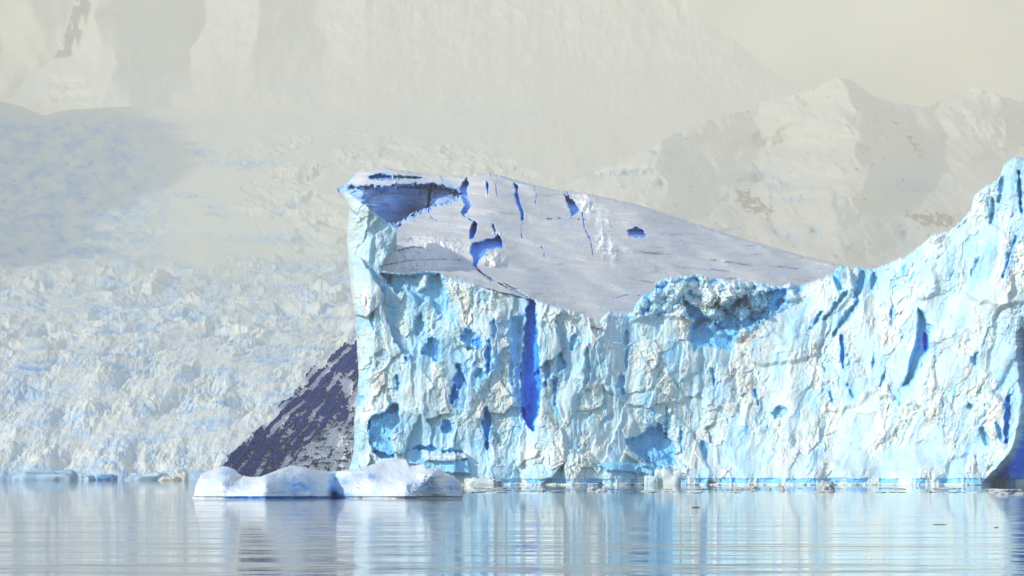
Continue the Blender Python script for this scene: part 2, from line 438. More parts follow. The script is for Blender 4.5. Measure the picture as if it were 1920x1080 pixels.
def build_right_mountain():
    px, py = grid(960, 2040, 120, 640, 1.6, 1.6)
    s = 1.16
    rows = [(140, [(960, 12600), (1400, 12300), (1590, 11000), (1700, 12700), (1760, 12800), (1835, 12300), (2040, 13500)]),
            (260, [(960, 11700), (1248, 10500), (1262, 10900), (1432, 12100), (1470, 11600), (1612, 10500), (1640, 10900), (1760, 12200), (1850, 12100), (2040, 13000)]),
            (330, [(960, 11000), (1246, 10150), (1262, 10450), (1425, 11500), (1440, 11250), (1500, 10900), (1608, 10050), (1645, 10700), (1730, 11300), (1830, 11200), (2040, 12000)]),
            (400, [(960, 10300), (1240, 9850), (1270, 10150), (1400, 10900), (1445, 10600), (1580, 9700), (1655, 10350), (1740, 10500), (1830, 10400), (2040, 10900)]),
            (470, [(960, 9700), (1280, 9500), (1380, 9900), (1450, 9750), (1560, 9300), (1680, 9700), (1830, 9800), (2040, 10200)]),
            (640, [(960, 8700), (1300, 8600), (1560, 8500), (1700, 8700), (2040, 9200)])]
    D = blur(rows_depth(px + 48 * fbm(px / 100, py / 60, 93, 5) + 8 * fbm(px / 18, py / 26, 94, 3), py, rows), 2) * s
    D = soften(D, .62)
    P = at(px, py, D)
    X, Z = P[..., 0], P[..., 2]
    P[..., 1] += 150 * (.5 - ridged(X / 520, Z / 700, 29, 5)) + 110 * fbm(X / 300, Z / 260, 6, 6) + 70 * (.5 - ridged((X + .3 * Z) / 210, Z / 420, 28, 5)) + 24 * fbm(X / 60, Z / 110, 8, 4)
    clear = np.zeros(px.shape)
    dents = ((1180, 322, 60, 6, 160), (1235, 285, 18, 5, 90), (1240, 345, 10, 10, 90), (1425, 330, 45, 12, 160), (1470, 345, 40, 10, 120), (1490, 370, 30, 6, 80),
             (1460, 430, 14, 12, 120), (1490, 445, 14, 14, 80), (1535, 428, 14, 14, 160), (1570, 370, 7, 12, 80), (1720, 345, 60, 20, 90), (1700, 440, 20, 20, 90), (1200, 440, 50, 5, 60), (1370, 432, 20, 5, 70))
    for (x, y, w, hh, d) in dents:
        e = np.exp(-(((px - x) / w) ** 2 + ((py - y) / hh) ** 2)) * np.clip(.8 + .9 * fbm(px / 16, py / 10, 14, 3), 0, 2)
        P[..., 1] += d * e; clear = np.maximum(clear, np.clip(e * .8, 0, .9))
    bare = np.zeros(px.shape)
    def rocks(poly, thr, sx=15, sy=8, seed=3, lean=.5):
        d = sdf(px, py, poly, 30)
        n = .75 * fbm((px + lean * py) / sx, (py - .4 * px) / sy, seed, 4) + .5 * sstep(6, -14, d) - .42
        return sstep(thr, thr + .08, n)
    for poly, thr in ((((1370, 352), (1392, 350), (1440, 378), (1460, 398), (1425, 408), (1400, 400), (1378, 376)), -.10),
                      (((1690, 400), (1725, 392), (1765, 395), (1800, 405), (1795, 425), (1760, 430), (1715, 428)), -.10),
                      (((1665, 215), (1690, 225), (1735, 280), (1745, 308), (1725, 300), (1690, 255)), .02),
                      (((1545, 305), (1562, 300), (1572, 315), (1556, 320)), .02),
                      (((1530, 255), (1555, 240), (1575, 215), (1560, 250)), .08),
                      (((1360, 315), (1380, 318), (1380, 335), (1368, 335)), .05)):
        bare = np.maximum(bare, rocks(poly, thr))
    P[..., 1] -= bare * 18
    top = interp(px, [(960, 372), (1050, 350), (1105, 320), (1165, 305), (1215, 278), (1250, 257), (1300, 238), (1350, 216), (1400, 205), (1430, 187), (1460, 183), (1500, 172), (1545, 155), (1572, 143), (1600, 150), (1640, 176), (1690, 192), (1740, 200), (1790, 172), (1832, 158), (1880, 180), (1920, 188), (2040, 240)])
    mask = py > top + 3 * fbm(px / 22, px * 0, 4, 4)
    tag(sheet('mountain', P, mask, M_peak, 1500, 300, {'clear': clear, 'bare': bare}), kind='structure')
build_right_mountain()

# ------------------------------------------------------------------ rocky shore slope beside the iceberg
def build_rock_slope():
    px, py = grid(380, 760, 590, 908, 1.0)
    D = interp(py, [(590, 1330), (700, 1190), (800, 1100), (908, 1040)]) + np.clip(px - 520, -200, 400) * .25
    P = at(px, py, D)
    # streaks run along the slope line, lower left to upper right
    u = (px * .66 - py * .75); v = (px * .75 + py * .66)
    edge = interp(py, [(590, 690), (625, 662), (640, 652), (655, 628), (690, 592), (730, 552), (780, 512), (815, 472), (850, 432), (880, 397), (908, 380)])
    inn = px - edge
    bandc = .55 * sstep(0, 14, inn) * sstep(150, 60, inn - (py - 640) * .12) + .12 * sstep(60, 0, np.abs(inn - 190 + (py - 700) * .1)) - .34 * sstep(84, 150, inn - (py - 640) * .25)
    n = fbm(u / 46 + .4 * fbm(px / 30, py / 30, 3, 2), v / 12, 2, 6) * .9 + .30 * fbm(px / 5, py / 5, 6, 3)
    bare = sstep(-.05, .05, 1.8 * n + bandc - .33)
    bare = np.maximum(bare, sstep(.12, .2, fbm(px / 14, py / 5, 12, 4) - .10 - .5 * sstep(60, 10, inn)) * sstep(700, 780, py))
    P[..., 1] -= 3.5 * n + 4.2 * bare * (.6 + .9 * fbm(u / 10, v / 4, 9, 3)) + 4 * fbm(px / 40, py / 40, 8, 3)
    mask = (px > edge + 20 * fbm(py / 26, px / 90, 5, 6, .6))
    o = sheet('rocky_slope', P, mask, M_rock, 200, 20, {'bare': bare})
    tag(o, kind='structure')
build_rock_slope()

# ------------------------------------------------------------------ iceberg
CREST = [(600, 420), (632, 402), (645, 396), (660, 398), (690, 412), (715, 424), (745, 432), (752, 455), (720, 470), (712, 508)]
FRONT = [(600, 512), (712, 508), (760, 513), (790, 507), (828, 511), (850, 522), (900, 535), (940, 545), (985, 556), (1010, 563), (1040, 574), (1075, 583), (1105, 593),
         (1125, 600), (1130, 592), (1142, 583), (1170, 587), (1186, 585), (1192, 568), (1205, 552), (1226, 546), (1229, 526), (1250, 519), (1285, 516), (1310, 513), (1340, 521),
         (1400, 526), (1470, 535), (1482, 529), (1500, 535), (1540, 521), (1562, 512), (1570, 497), (1592, 499), (1596, 506), (1604, 500), (1640, 503), (1665, 492), (1700, 478), (1732, 455), (1745, 440),
         (1780, 432), (1800, 415), (1820, 393), (1826, 365), (1845, 350), (1870, 337), (1882, 309), (1895, 297), (1908, 293), (1945, 302), (2010, 350)]

def snow_depth(px, py):
    pe = interp(px, [(600, 505), (720, 510), (900, 536), (1100, 592), (1200, 622), (1400, 668), (1600, 715)])
    pt = interp(px, SNOWTOP)
    return 606 + 84 * (pe - py) / (pe - pt)
SNOWTOP = [(600, 352), (632, 351), (650, 345), (662, 326), (680, 318), (720, 314), (760, 319), (800, 326), (870, 329), (905, 323), (940, 328), (960, 335), (1000, 345), (1040, 355), (1100, 361), (1200, 384), (1300, 417), (1400, 449), (1500, 477), (1575, 495), (1640, 530)]

berg = empty('iceberg', (0, 0, 0))
tag(berg, 'huge blue white iceberg with tilted snowy top and broken sheer ice cliff', 'iceberg')

def build_cliff():
    px, py = grid(612, 2010, 285, 926, 0.85)
    m = K * 600                                                  # metres per photo pixel here
    xx = (px - 960) * m; zz = (HOR - py) * m
    wob = fbm(px / 60, py / 80, 101, 3)
    # plan: a corner at the left, a shallow bay in the middle, the right wing coming forward
    D = interp(px + 18 * wob, [(600, 618), (640, 610), (662, 604), (700, 601), (800, 600), (930, 600.5), (985, 601.5), (1010, 599.5), (1080, 599), (1190, 603), (1300, 604), (1420, 601), (1560, 597), (1700, 591), (1820, 586), (1890, 583), (2010, 580)])
    crest = interp(px, FRONT)
    rel = np.clip((900 - py) / (900 - crest + 1), 0, 1.2)
    rightw = sstep(1180, 1500, px)
    D += rel * (2.5 + 9.5 * rightw)                              # the wall leans back
    D -= 3.2 * sstep(830, 905, py) * (.6 + .8 * fbm(px / 70, py * 0, 102, 2) + .3 * rightw)   # toe
    # broken facets, three sizes, standing taller than wide
    wx = px + 15 * fbm(px / 60, py / 90, 111, 4); wy = py + 18 * fbm(px / 50, py / 70, 115, 4)
    lean = 0.30 * rightw                                         # right wing: streaks lean down-left
    ux = wx + lean * (wy - 700); uy = wy
    smooth = .55 * rightw * (.7 + .8 * fbm(px / 120, py / 120, 103, 3))
    amp = np.clip(1 - smooth, .25, 1)
    jx = 5 * fbm(px / 20, py / 24, 117, 3); jy = 6 * fbm(px / 24, py / 22, 118, 3)
    c1, a1, b1 = cells((ux + jx) / (58 + 26 * rightw[0]), (uy + jy) / 110, 121, .62)
    c2, a2, b2 = cells((ux + jx) / 25 + 5, (uy + jy) / 40, 122, .70)
    c3, a3, b3 = cells((wx + jx) / 11 + 3, (wy + jy) / 15, 123, .75)
    c4, a4, b4 = cells(px / 5.5 + 3, py / 7, 124, .75)
    patch = sstep(-.25, .35, fbm(px / 75, py / 90, 131, 4))      # rough crusty areas beside smooth ones
    D += blur(amp * 1.35 * c1, 1) * (1 - rightw) + blur(amp * 1.35 * c1, 4) * rightw + blur(amp * .43 * c2 * (.4 + .8 * patch), 1) + np.sqrt(amp) * .19 * c3 * (.15 + 1.2 * patch) + rightw * .16 * fbm(ux / 6, uy / 34, 145, 4) * (.15 + 1.2 * patch) + .07 * c4 * (.2 + patch)
    fl = (1.0 - .5 * rightw) * fbm(ux / 17, uy / 170, 141, 4)                          # flutes
    D += .42 * fl * (1.2 - patch) + .36 * fbm(ux / 40, uy / 60, 143, 5)
    D += (.06 + .12 * patch) * fbm(wx / 5, wy / 6, 151, 3)
    D += 1.7 * fbm(px / 95, py / 130, 161, 3)
    clear = .08 + .18 * sstep(-.1, .5, fbm(ux / 40, uy / 110, 171, 4)) + .10 * sstep(.15, .7, c1) + .06 * c2
    clear += .10 * (1 - patch) * (1 - .5 * rightw)
    clear += .45 * sstep(.80, .92, ridged(ux / 46 + 7, uy / 170, 173, 3)) * sstep(.0, .3, fbm(px / 60, py / 90, 174, 2))
    clear -= .3 * sstep(.0, .5, fbm(wx / 24, wy / 30, 175, 4)) * patch * .5
    clear = np.clip(clear, 0, .6)

    def carve(poly, depth, blue, soft=4, rough=4, taper=None, seed=0):
        nonlocal D, clear
        d = sdf(px, py, poly) + rough * fbm(px / 11, py / 16, 200 + seed, 3)
        w = sstep(soft * .3, -soft, d); wc = sstep(soft * .9, -soft * .2, d)
        t = 1 if taper is None else taper
        D = D + depth * w * t
        clear = np.maximum(clear, 0) * (1 - wc) + wc * np.maximum(clear * .4, blue + .10 * fbm(px / 9, py / 22, 201 + seed, 3))
    # the deep blue crevasse splitting the front
    carve(((990, 552), (1003, 560), (1008, 640), (1014, 720), (1009, 778), (998, 806), (985, 796), (977, 770), (975, 700), (981, 640), (985, 600)), 4.0, .88, 3, 7, seed=1)
    carve(((958, 596), (986, 590), (982, 640), (978, 700), (976, 760), (964, 740), (966, 660)), 1.5, .36, 12, 5, seed=2)
    # cave low on the left corner
    carve(((690, 790), (702, 777), (722, 772), (734, 756), (747, 757), (751, 790), (738, 806), (733, 818), (741, 858), (716, 860), (697, 848), (691, 822)), 3.4, .50, 3, 3, seed=3)
    # hollow under the snow lip, upper left, with blue shade painted in
    carve(((712, 512), (760, 515), (790, 509), (828, 512), (838, 560), (832, 592), (818, 588), (806, 560), (786, 572), (770, 548), (744, 550), (725, 530)), 4.2, .42, 4, 5, np.clip((600 - py) / 80, .25, 1), 4)
    carve(((795, 512), (806, 512), (800, 540), (782, 548), (786, 530)), -2.4, .1, 4, 2, seed=24)
    # smaller broken recesses on the left half
    for i, (x, y, w, hh, dp, bl) in enumerate(((862, 705, 9, 30, 2.2, .62), (850, 740, 7, 20, 2.0, .70), (915, 670, 6, 30, 1.8, .62), (913, 800, 7, 36, 2.0, .66), (880, 635, 13, 20, 1.8, .5), (812, 655, 18, 22, 2.0, .52),
                                             (838, 800, 10, 16, 1.6, .6), (762, 675, 5, 7, 1.0, .55), (925, 615, 5, 17, 1.2, .45), (745, 720, 4, 14, 1.2, .5), (672, 750, 6, 10, 1.2, .6), (895, 640, 7, 9, 1.4, .72), (900, 700, 10, 12, 1.4, .5),
                                             (1050, 680, 9, 20, 1.4, .46), (1075, 640, 9, 16, 1.2, .45), (1024, 700, 6, 22, 1.4, .46), (1040, 730, 4, 26, 1.0, .5), (960, 700, 5, 26, .9, .4), (800, 840, 26, 6, 1.6, .58), (850, 845, 18, 5, 1.4, .5), (785, 610, 10, 22, 1.2, .42),
                                             (1100, 690, 6, 40, 1.0, .3), (1175, 650, 5, 38, 1.0, .38), (1250, 790, 4, 30, .7, .45), (1165, 720, 7, 20, 1.0, .42))):
        poly = [(x + w * math.cos(a) * (1 + .25 * math.sin(3 * a + i)), y + hh * math.sin(a) * (1 + .2 * math.cos(2 * a + i))) for a in np.linspace(0, 2 * math.pi, 12)[:-1]]
        carve(poly, dp, bl, 4, 7, None, 30 + i)
    # ledge of clear turquoise ice near the waterline
    carve(((762, 868), (800, 858), (878, 862), (882, 888), (850, 890), (800, 880)), -2.0, .46, 4, 3, seed=5)
    carve(((800, 853), (874, 850), (880, 860), (840, 866), (798, 864)), -2.2, .0, 3, 2, seed=6)
    # arch hollow right of centre
    carve(((1172, 824), (1195, 818), (1215, 800), (1240, 796), (1262, 830), (1268, 868), (1230, 876), (1196, 862), (1182, 842)), 3.0, .50, 4, 9, seed=7)
    carve(((1172, 846), (1186, 846), (1206, 858), (1216, 874), (1206, 876), (1196, 866), (1180, 856)), -2.6, .05, 3, 2, seed=8)
    carve(((1118, 872), (1150, 866), (1190, 868), (1240, 874), (1262, 878), (1245, 894), (1222, 892), (1180, 886), (1140, 884)), -1.2, .48, 4, 4, seed=9)
    # cauliflower rim and the hollow under it, whose blue shade is painted
    rim = sstep(0, 14, sdf(px, py, ((1190, 545), (1230, 515), (1320, 508), (1480, 526), (1500, 560), (1440, 590), (1380, 640), (1290, 600), (1240, 590), (1185, 600))) * -1 + 8)
    kb, ka, kbb = cells(px / 19, py / 15, 181, 0)
    k2, kc, kd = cells(px / 8 + 3, py / 7, 182, 0)
    lump = np.sqrt(np.clip(1 - ka * ka * 1.5, 0, 1)) * 2.1 + np.sqrt(np.clip(1 - kc * kc * 1.6, 0, 1)) * .55
    D = D - rim * lump + rim * .8
    clear = np.where(rim > .3, np.clip(clear + .28 * (ka > .55) - .04, .04, .6), clear)
    hollow = ((1282, 560), (1310, 578), (1330, 600), (1345, 575), (1372, 560), (1400, 556), (1440, 545), (1476, 540), (1474, 566), (1450, 588), (1425, 602), (1408, 622), (1390, 612), (1378, 640), (1372, 655), (1330, 648), (1300, 655), (1290, 630), (1300, 600), (1284, 585))
    carve(hollow, 2.8, .54, 5, 9, np.clip((665 - py) / 80, .3, 1), 10)
    for i, (x, y, r) in enumerate(((1360, 560, 20), (1392, 585, 16), (1420, 565, 20), (1345, 590, 15), (1380, 545, 18), (1330, 560, 15))):
        e = np.clip(1 - ((px - x) ** 2 + (py - y) ** 2) / r ** 2 * (1 + .45 * fbm(px / 9, py / 8, 250 + i, 3)) ** 2, 0, 1)
        D -= 3.6 * np.sqrt(e) * (1 + .3 * fbm(px / 9, py / 9, 260 + i, 3)); clear = np.where(e > 0, clear * .65, clear)
    # gullies and clear columns on the right wing
    carve(((1722, 578), (1734, 588), (1742, 625), (1740, 655), (1728, 672), (1718, 700), (1706, 722), (1692, 724), (1700, 700), (1708, 670), (1718, 640)), 2.6, .46, 5, 3, seed=11)
    carve(((1731, 622), (1739, 628), (1741, 652), (1734, 662), (1730, 640)), 1.5, .98, 2, 1, seed=12)
    for i, (a, b, w, dp, bl) in enumerate((((1562, 502), (1578, 545), 10, 2.2, .5), ((1620, 505), (1604, 560), 10, 2.0, .48), ((1592, 508), (1596, 545), 6, -1.6, .12), ((1640, 510), (1634, 545), 7, 1.6, .45), ((1612, 560), (1560, 630), 7, 1.8, .45),
                                          ((1590, 545), (1545, 600), 6, 1.6, .42), ((1540, 585), (1520, 618), 4, 1.4, .5), ((1577, 628), (1581, 690), 5, 1.8, .62), ((1590, 720), (1600, 748), 3, 1.2, .5), ((1555, 735), (1562, 760), 3, 1.0, .5),
                                          ((1500, 525), (1494, 552), 9, 1.6, .45), ((1640, 660), (1634, 700), 3, 1.0, .4), ((1670, 575), (1672, 610), 4, 1.0, .4), ((1662, 690), (1650, 725), 4, 1.2, .35), ((1415, 730), (1422, 760), 4, 1.2, .45), ((1335, 690), (1340, 730), 4, 1.2, .4),
                                          ((1830, 660), (1826, 685), 7, 1.4, .42), ((1735, 610), (1748, 612), 6, 1.4, .45), ((1812, 765), (1826, 760), 6, 1.2, .35), ((1450, 780), (1474, 765), 12, 1.6, .38), ((1890, 740), (1886, 830), 7, 2.2, .7), ((1905, 440), (1880, 520), 4, 1.6, .5), ((1836, 480), (1822, 520), 5, 1.4, .4),
                                          ((1318, 825), (1324, 860), 9, 1.2, .42), ((1275, 800), (1278, 850), 4, .9, .42), ((1840, 800), (1850, 835), 8, 1.3, .4), ((1866, 790), (1880, 830), 6, 1.3, .42), ((1880, 330), (1872, 380), 7, 1.6, .38), ((1862, 370), (1858, 420), 6, 1.4, .38), ((1910, 320), (1914, 400), 5, 2.2, .55))):
        ax, ay = a; bx, by = b; ln = math.hypot(bx - ax, by - ay); nx, ny = -(by - ay) / ln * w, (bx - ax) / ln * w
        carve(((ax + nx * .5, ay + ny * .5), (ax - nx * .5, ay - ny * .5), ((ax + bx) / 2 - nx, (ay + by) / 2 - ny), (bx - nx * .4, by - ny * .4), (bx + nx * .4, by + ny * .4), ((ax + bx) / 2 + nx * .8, (ay + by) / 2 + ny * .8)), dp, bl, 4, 5, None, 60 + i)
    # cleft at the right edge of the view, its shade put into dark blue colour
    edge = interp(py, [(285, 1932), (400, 1925), (520, 1918), (600, 1906), (700, 1906), (760, 1914), (825, 1902), (850, 1888), (878, 1866), (900, 1842), (926, 1836)]) + 9 * fbm(py / 26, px / 60, 301, 5)
    cl = sstep(0, 26, px - edge)
    cl = cl * sstep(585, 680, py + 20 * fbm(px / 8, py / 30, 302, 3))
    D += 14 * cl; clear = clear * (1 - cl) + .93 * cl
    # wave-cut notch: clear blue ice and white drip columns
    notch = sstep(895.5, 899, py + 2.5 * fbm(px / 30, px * 0, 311, 3))
    ncol = sstep(-.12, .16, fbm(px / 28, py * 0 + 3, 312, 4) + .18 * sstep(1290, 1500, px) * sstep(1720, 1500, px) + .10) * sstep(870, 905, px)
    lowl = sstep(1260, 1180, px)
    notch = notch * (1 - lowl) + lowl * sstep(897, 900, py + 2 * fbm(px / 20, px * 0, 313, 2))
    D += notch * (.25 + .3 * ncol)
    clear = clear * (1 - notch) + notch * (.08 + .46 * ncol)
    foot = sstep(904.8, 907, py + 2.2 * fbm(px / 40, px * 0, 315, 4)) * sstep(860, 900, px) * sstep(1860, 1820, px)
    D -= foot * (1.5 + .5 * fbm(px / 18, px * 0, 316, 3)); clear = clear * (1 - foot) + .02 * foot
    # rounding at the crest and at the left corner
    left = interp(py, [(285, 640), (345, 632), (356, 634), (372, 643), (392, 655), (420, 652), (440, 650), (520, 655), (560, 660), (600, 667), (640, 668), (700, 672), (740, 670), (790, 663), (830, 664), (860, 660), (890, 652), (926, 646)]) + 3 * fbm(py / 14, py * 0, 321, 4)
    jag = 4.5 * fbm(px / 9, px * 0, 331, 4) * sstep(1000, 1130, px) + 2.2 * fbm(px / 14, px * 0, 332, 3)
    top = np.where(px < 744 - .42 * np.clip(py - 432, 0, 70), interp(px, [(600, 350), (634, 352), (645, 356), (660, 366), (690, 388), (715, 408), (742, 430)]), crest) + jag
    ec = np.clip(py - top, 0, 8) / 8; el = np.clip(px - left, 0, 9) / 9
    D += 2.4 * (1 - np.sqrt(1 - (1 - ec) ** 2)) * sstep(1100, 1180, px) + 1.2 * (1 - ec) ** 2 * (px > 745) + 4.5 * (1 - np.sqrt(1 - (1 - el) ** 2))
    # shoulder behind the snow lobe at the upper left
    sh = sstep(520, 470, py) * sstep(790, 740, px)
    clear = clear * (1 - .5 * sh) + .10 * sh
    mask = (px > left) & (py > top)
    P = at(px, py, D)
    sheet('ice_cliff', P, mask, M_ice, np.where(px < 716, 8.0, 22.0), np.where(px < 716, 0.0, 3.0), {'clear': clear}, berg)

def build_snow():
    px, py = grid(612, 1660, 300, 640, 0.85)
    D = blur(snow_depth(px, py), 28)
    P0 = at(px, py, D); X, Y = P0[..., 0], P0[..., 1]
    D += 5.5 * fbm(X / 22 + .2, Y / 26, 401, 3) + 1.1 * fbm((px + 2.2 * py) / 150, (py - .10 * px) / 11, 402, 4) + .30 * fbm(px / 40, py / 7, 403, 3) + .12 * fbm(px / 7, py / 4, 404, 3)
    band = sstep(.1, .7, fbm(px / 120, (py - .12 * px) / 9, 405, 4)) * sstep(420, 470, py) * sstep(1120, 1250, px)
    D += 1.3 * band
    clear = .12 + .08 * fbm(px / 60, py / 14, 407, 4) + .10 * sstep(.1, .6, fbm(px / 100, (py - .1 * px) / 8, 406, 3)) + .10 * band
    def carve(poly, depth, blue, soft=2, rough=1.6, taper=None, seed=0):
        nonlocal D, clear
        depth_ = depth
        d = sdf(px, py, poly, 20) + 1.5 * rough * fbm(px / 9, py / 9, 420 + seed, 5, .65)
        w = sstep(soft * .2, -soft, d); wc = sstep(soft * 1.1, -soft * .1, d); t = 1 if taper is None else taper
        D = D + depth * w * t
        rimw = .75 * sstep(-.05, .4, fbm(px / 11, py / 9, 419, 4)) * np.exp(-((d - soft - 1.4) / 1.5) ** 2) * (depth_ >= 3 if np.isscalar(depth_) else 0); D = D - .5 * rimw; clear = clear * (1 - .9 * rimw)
        clear = clear * (1 - wc) + wc * (blue + .12 * fbm(px / 14, py / 10, 421 + seed, 3))
    # wall of the upper layer, overhung by its own lip; skylit shade painted blue
    wall = ((626, 347), (660, 347), (700, 349), (760, 346), (812, 344), (850, 352), (866, 362), (858, 376), (820, 386), (790, 396), (762, 412), (745, 424), (712, 418), (690, 406), (668, 392), (655, 376), (640, 366))
    carve(wall, 1, .42, 6, 6, 3 + 31 * sstep(346, 424, py) + .09 * (px - 640) + 2.2 * fbm(px / 30, py / 14, 451, 4) + .8 * blur(cells(px / 30, py / 16, 452, .7)[0], 1) - (14 + 26 * sstep(350, 400, py)) * .85 * sstep(770, 850, px), 1)
    carve(((690, 330), (715, 324), (735, 330), (738, 337), (712, 337), (692, 335)), 5, .55, 3, 3, seed=2)
    carve(((735, 328), (780, 330), (800, 334), (770, 337), (738, 336)), 4, .30, 3, 3, seed=3)
    # crevasses
    carve(((806, 342), (811, 343), (808, 362), (806, 382), (804, 399), (801, 384), (803, 362)), 5, .8, 1.5, 1.4, seed=4)
    carve(((876, 332), (880, 345), (876, 358), (880, 374), (884, 386), (876, 398), (868, 404), (864, 398), (872, 384), (866, 372), (862, 352), (868, 340)), 5, .5, 2, 2.6, seed=5)
    carve(((912, 338), (916, 345), (915, 366), (912, 350)), 5, .75, 1.2, .8, seed=6)
    carve(((963, 341), (972, 350), (971, 362), (976, 380), (982, 398), (982, 412), (977, 414), (976, 398), (969, 380), (964, 366), (967, 356)), 4.5, .6, 1.6, 1.6, seed=7)
    carve(((1058, 364), (1074, 374), (1088, 394), (1080, 400), (1072, 406), (1068, 390), (1062, 378)), 6, .50, 2, 2.4, seed=8)
    carve(((890, 414), (895, 420), (893, 434), (888, 446), (881, 448), (881, 432), (885, 420)), 8, .88, 1.5, 1, seed=9)
    carve(((885, 455), (900, 452), (926, 446), (934, 438), (942, 452), (943, 464), (935, 464), (915, 468), (908, 478), (898, 488), (893, 502), (887, 498), (888, 484), (882, 474)), 5.5, .66, 1.8, 2.6, seed=10)
    carve(((894, 502), (900, 508), (912, 515), (922, 521), (930, 528), (922, 529), (908, 518), (896, 509)), 2.5, .25, 1.5, 1, seed=11)
    carve(((940, 528), (966, 540), (990, 554), (984, 556), (960, 542)), 2.0, .2, 1.5, 1, seed=12)
    carve(((1176, 432), (1192, 425), (1208, 432), (1211, 444), (1194, 445), (1178, 441)), 4, .5, 2, 3, seed=13)
    carve(((925, 418), (930, 432), (928, 438), (922, 424)), 3, .4, 1.2, 1, seed=14)
    def crack(pts, wd, depth, blue, seed):
        q = np.array(pts, float); w_ = wd * np.linspace(1.0, .4, len(q))
        nrm = np.gradient(q, axis=0); nrm = np.stack([-nrm[:, 1], nrm[:, 0]], 1); nrm /= np.linalg.norm(nrm, axis=1, keepdims=True)
        carve(np.concatenate([q + nrm * w_[:, None], (q - nrm * w_[:, None])[::-1]]), depth, blue, 1.2, 1.6, None, seed)
    for i, (pts, wd, dp, bl) in enumerate((
            (((893, 503), (905, 513), (925, 525), (958, 543), (1000, 562)), 1.6, 2.0, .30), (((806, 398), (808, 408), (822, 414)), 1.0, 2, .4), (((868, 404), (880, 411), (892, 418)), 1.0, 2.5, .5),
            (((981, 410), (977, 426), (979, 446)), 1.0, 2, .4), (((1058, 350), (1064, 362), (1070, 376)), 1.0, 3, .5), (((1092, 398), (1096, 428), (1108, 452), (1112, 478)), 1.3, 2, .35),
            (((722, 497), (770, 488), (830, 486), (888, 489)), .9, 1.4, .26), (((1026, 411), (1060, 409), (1098, 412)), .9, 1.6, .28), (((930, 345), (931, 360), (934, 372)), .8, 2, .35), (((1002, 350), (1006, 366), (1004, 382)), .8, 2, .4),
            (((826, 330), (832, 342), (829, 352)), .8, 2, .4), (((745, 470), (775, 463), (800, 466)), 1.6, 2, .32), (((1150, 560), (1180, 552), (1210, 556)), .8, 1.2, .25), (((1015, 462), (1022, 470), (1020, 482)), .8, 1.2, .3))):
        crack(pts, wd, dp, bl, 470 + 3 * i)
    # step of lit snow below the crevasse, drift blown off the edge at the right
    for (x, y, w, hh, d) in ((925, 485, 22, 14, -5), (800, 470, 60, 22, -4), (790, 495, 50, 10, -3), (1100, 385, 14, 22, -3), (1130, 440, 12, 40, -2.0), (1150, 470, 8, 25, -1.5), (775, 452, 22, 8, 4)):
        e = np.exp(-(((px - x) / w) ** 2 + ((py - y) / hh) ** 2)); D += d * e * (.6 + .8 * fbm(px / 12, py / 12, 461, 3))
        clear = np.where(clear < .25, clear - .16 * e * (d < 0), clear)
    front = interp(px, FRONT)
    left = interp(py, [(300, 668), (330, 660), (344, 646), (350, 631), (362, 634), (372, 646), (384, 658), (400, 690), (414, 712), (428, 738), (434, 744), (444, 728), (456, 720), (480, 717), (500, 712), (520, 712), (640, 712)]) + 2 * fbm(py / 7, py * 0, 440, 3)
    lip = front + 2.5 + 5 * fbm(px / 22, px * 0, 441, 5)
    bot = np.where(px < 1110, lip, lip + 14)
    # the front lip curls over the cliff edge
    D -= 2.2 * sstep(14, 0, bot - py) * sstep(1120, 1060, px) + (0.0)
    top = interp(px, SNOWTOP) + 1.6 * fbm(px / 12, px * 0, 442, 4) + 3 * np.exp(-((px - 905) / 30) ** 2) * fbm(px / 5, px * 0, 443, 2)
    D += 6 * (np.clip(1 - (py - top) / 6, 0, 1)) ** 2
    clear = np.maximum(clear, .5 * sstep(9, 2, px - left) * sstep(450, 430, py))
    mask = (px > left) & (py > top) & (py < bot)
    P = at(px, py, D)
    sheet('snow_top', P, mask, M_snow, 30, np.where(px < 770, 0.0, 2.0), {'clear': clear}, berg)
build_cliff()
build_snow()

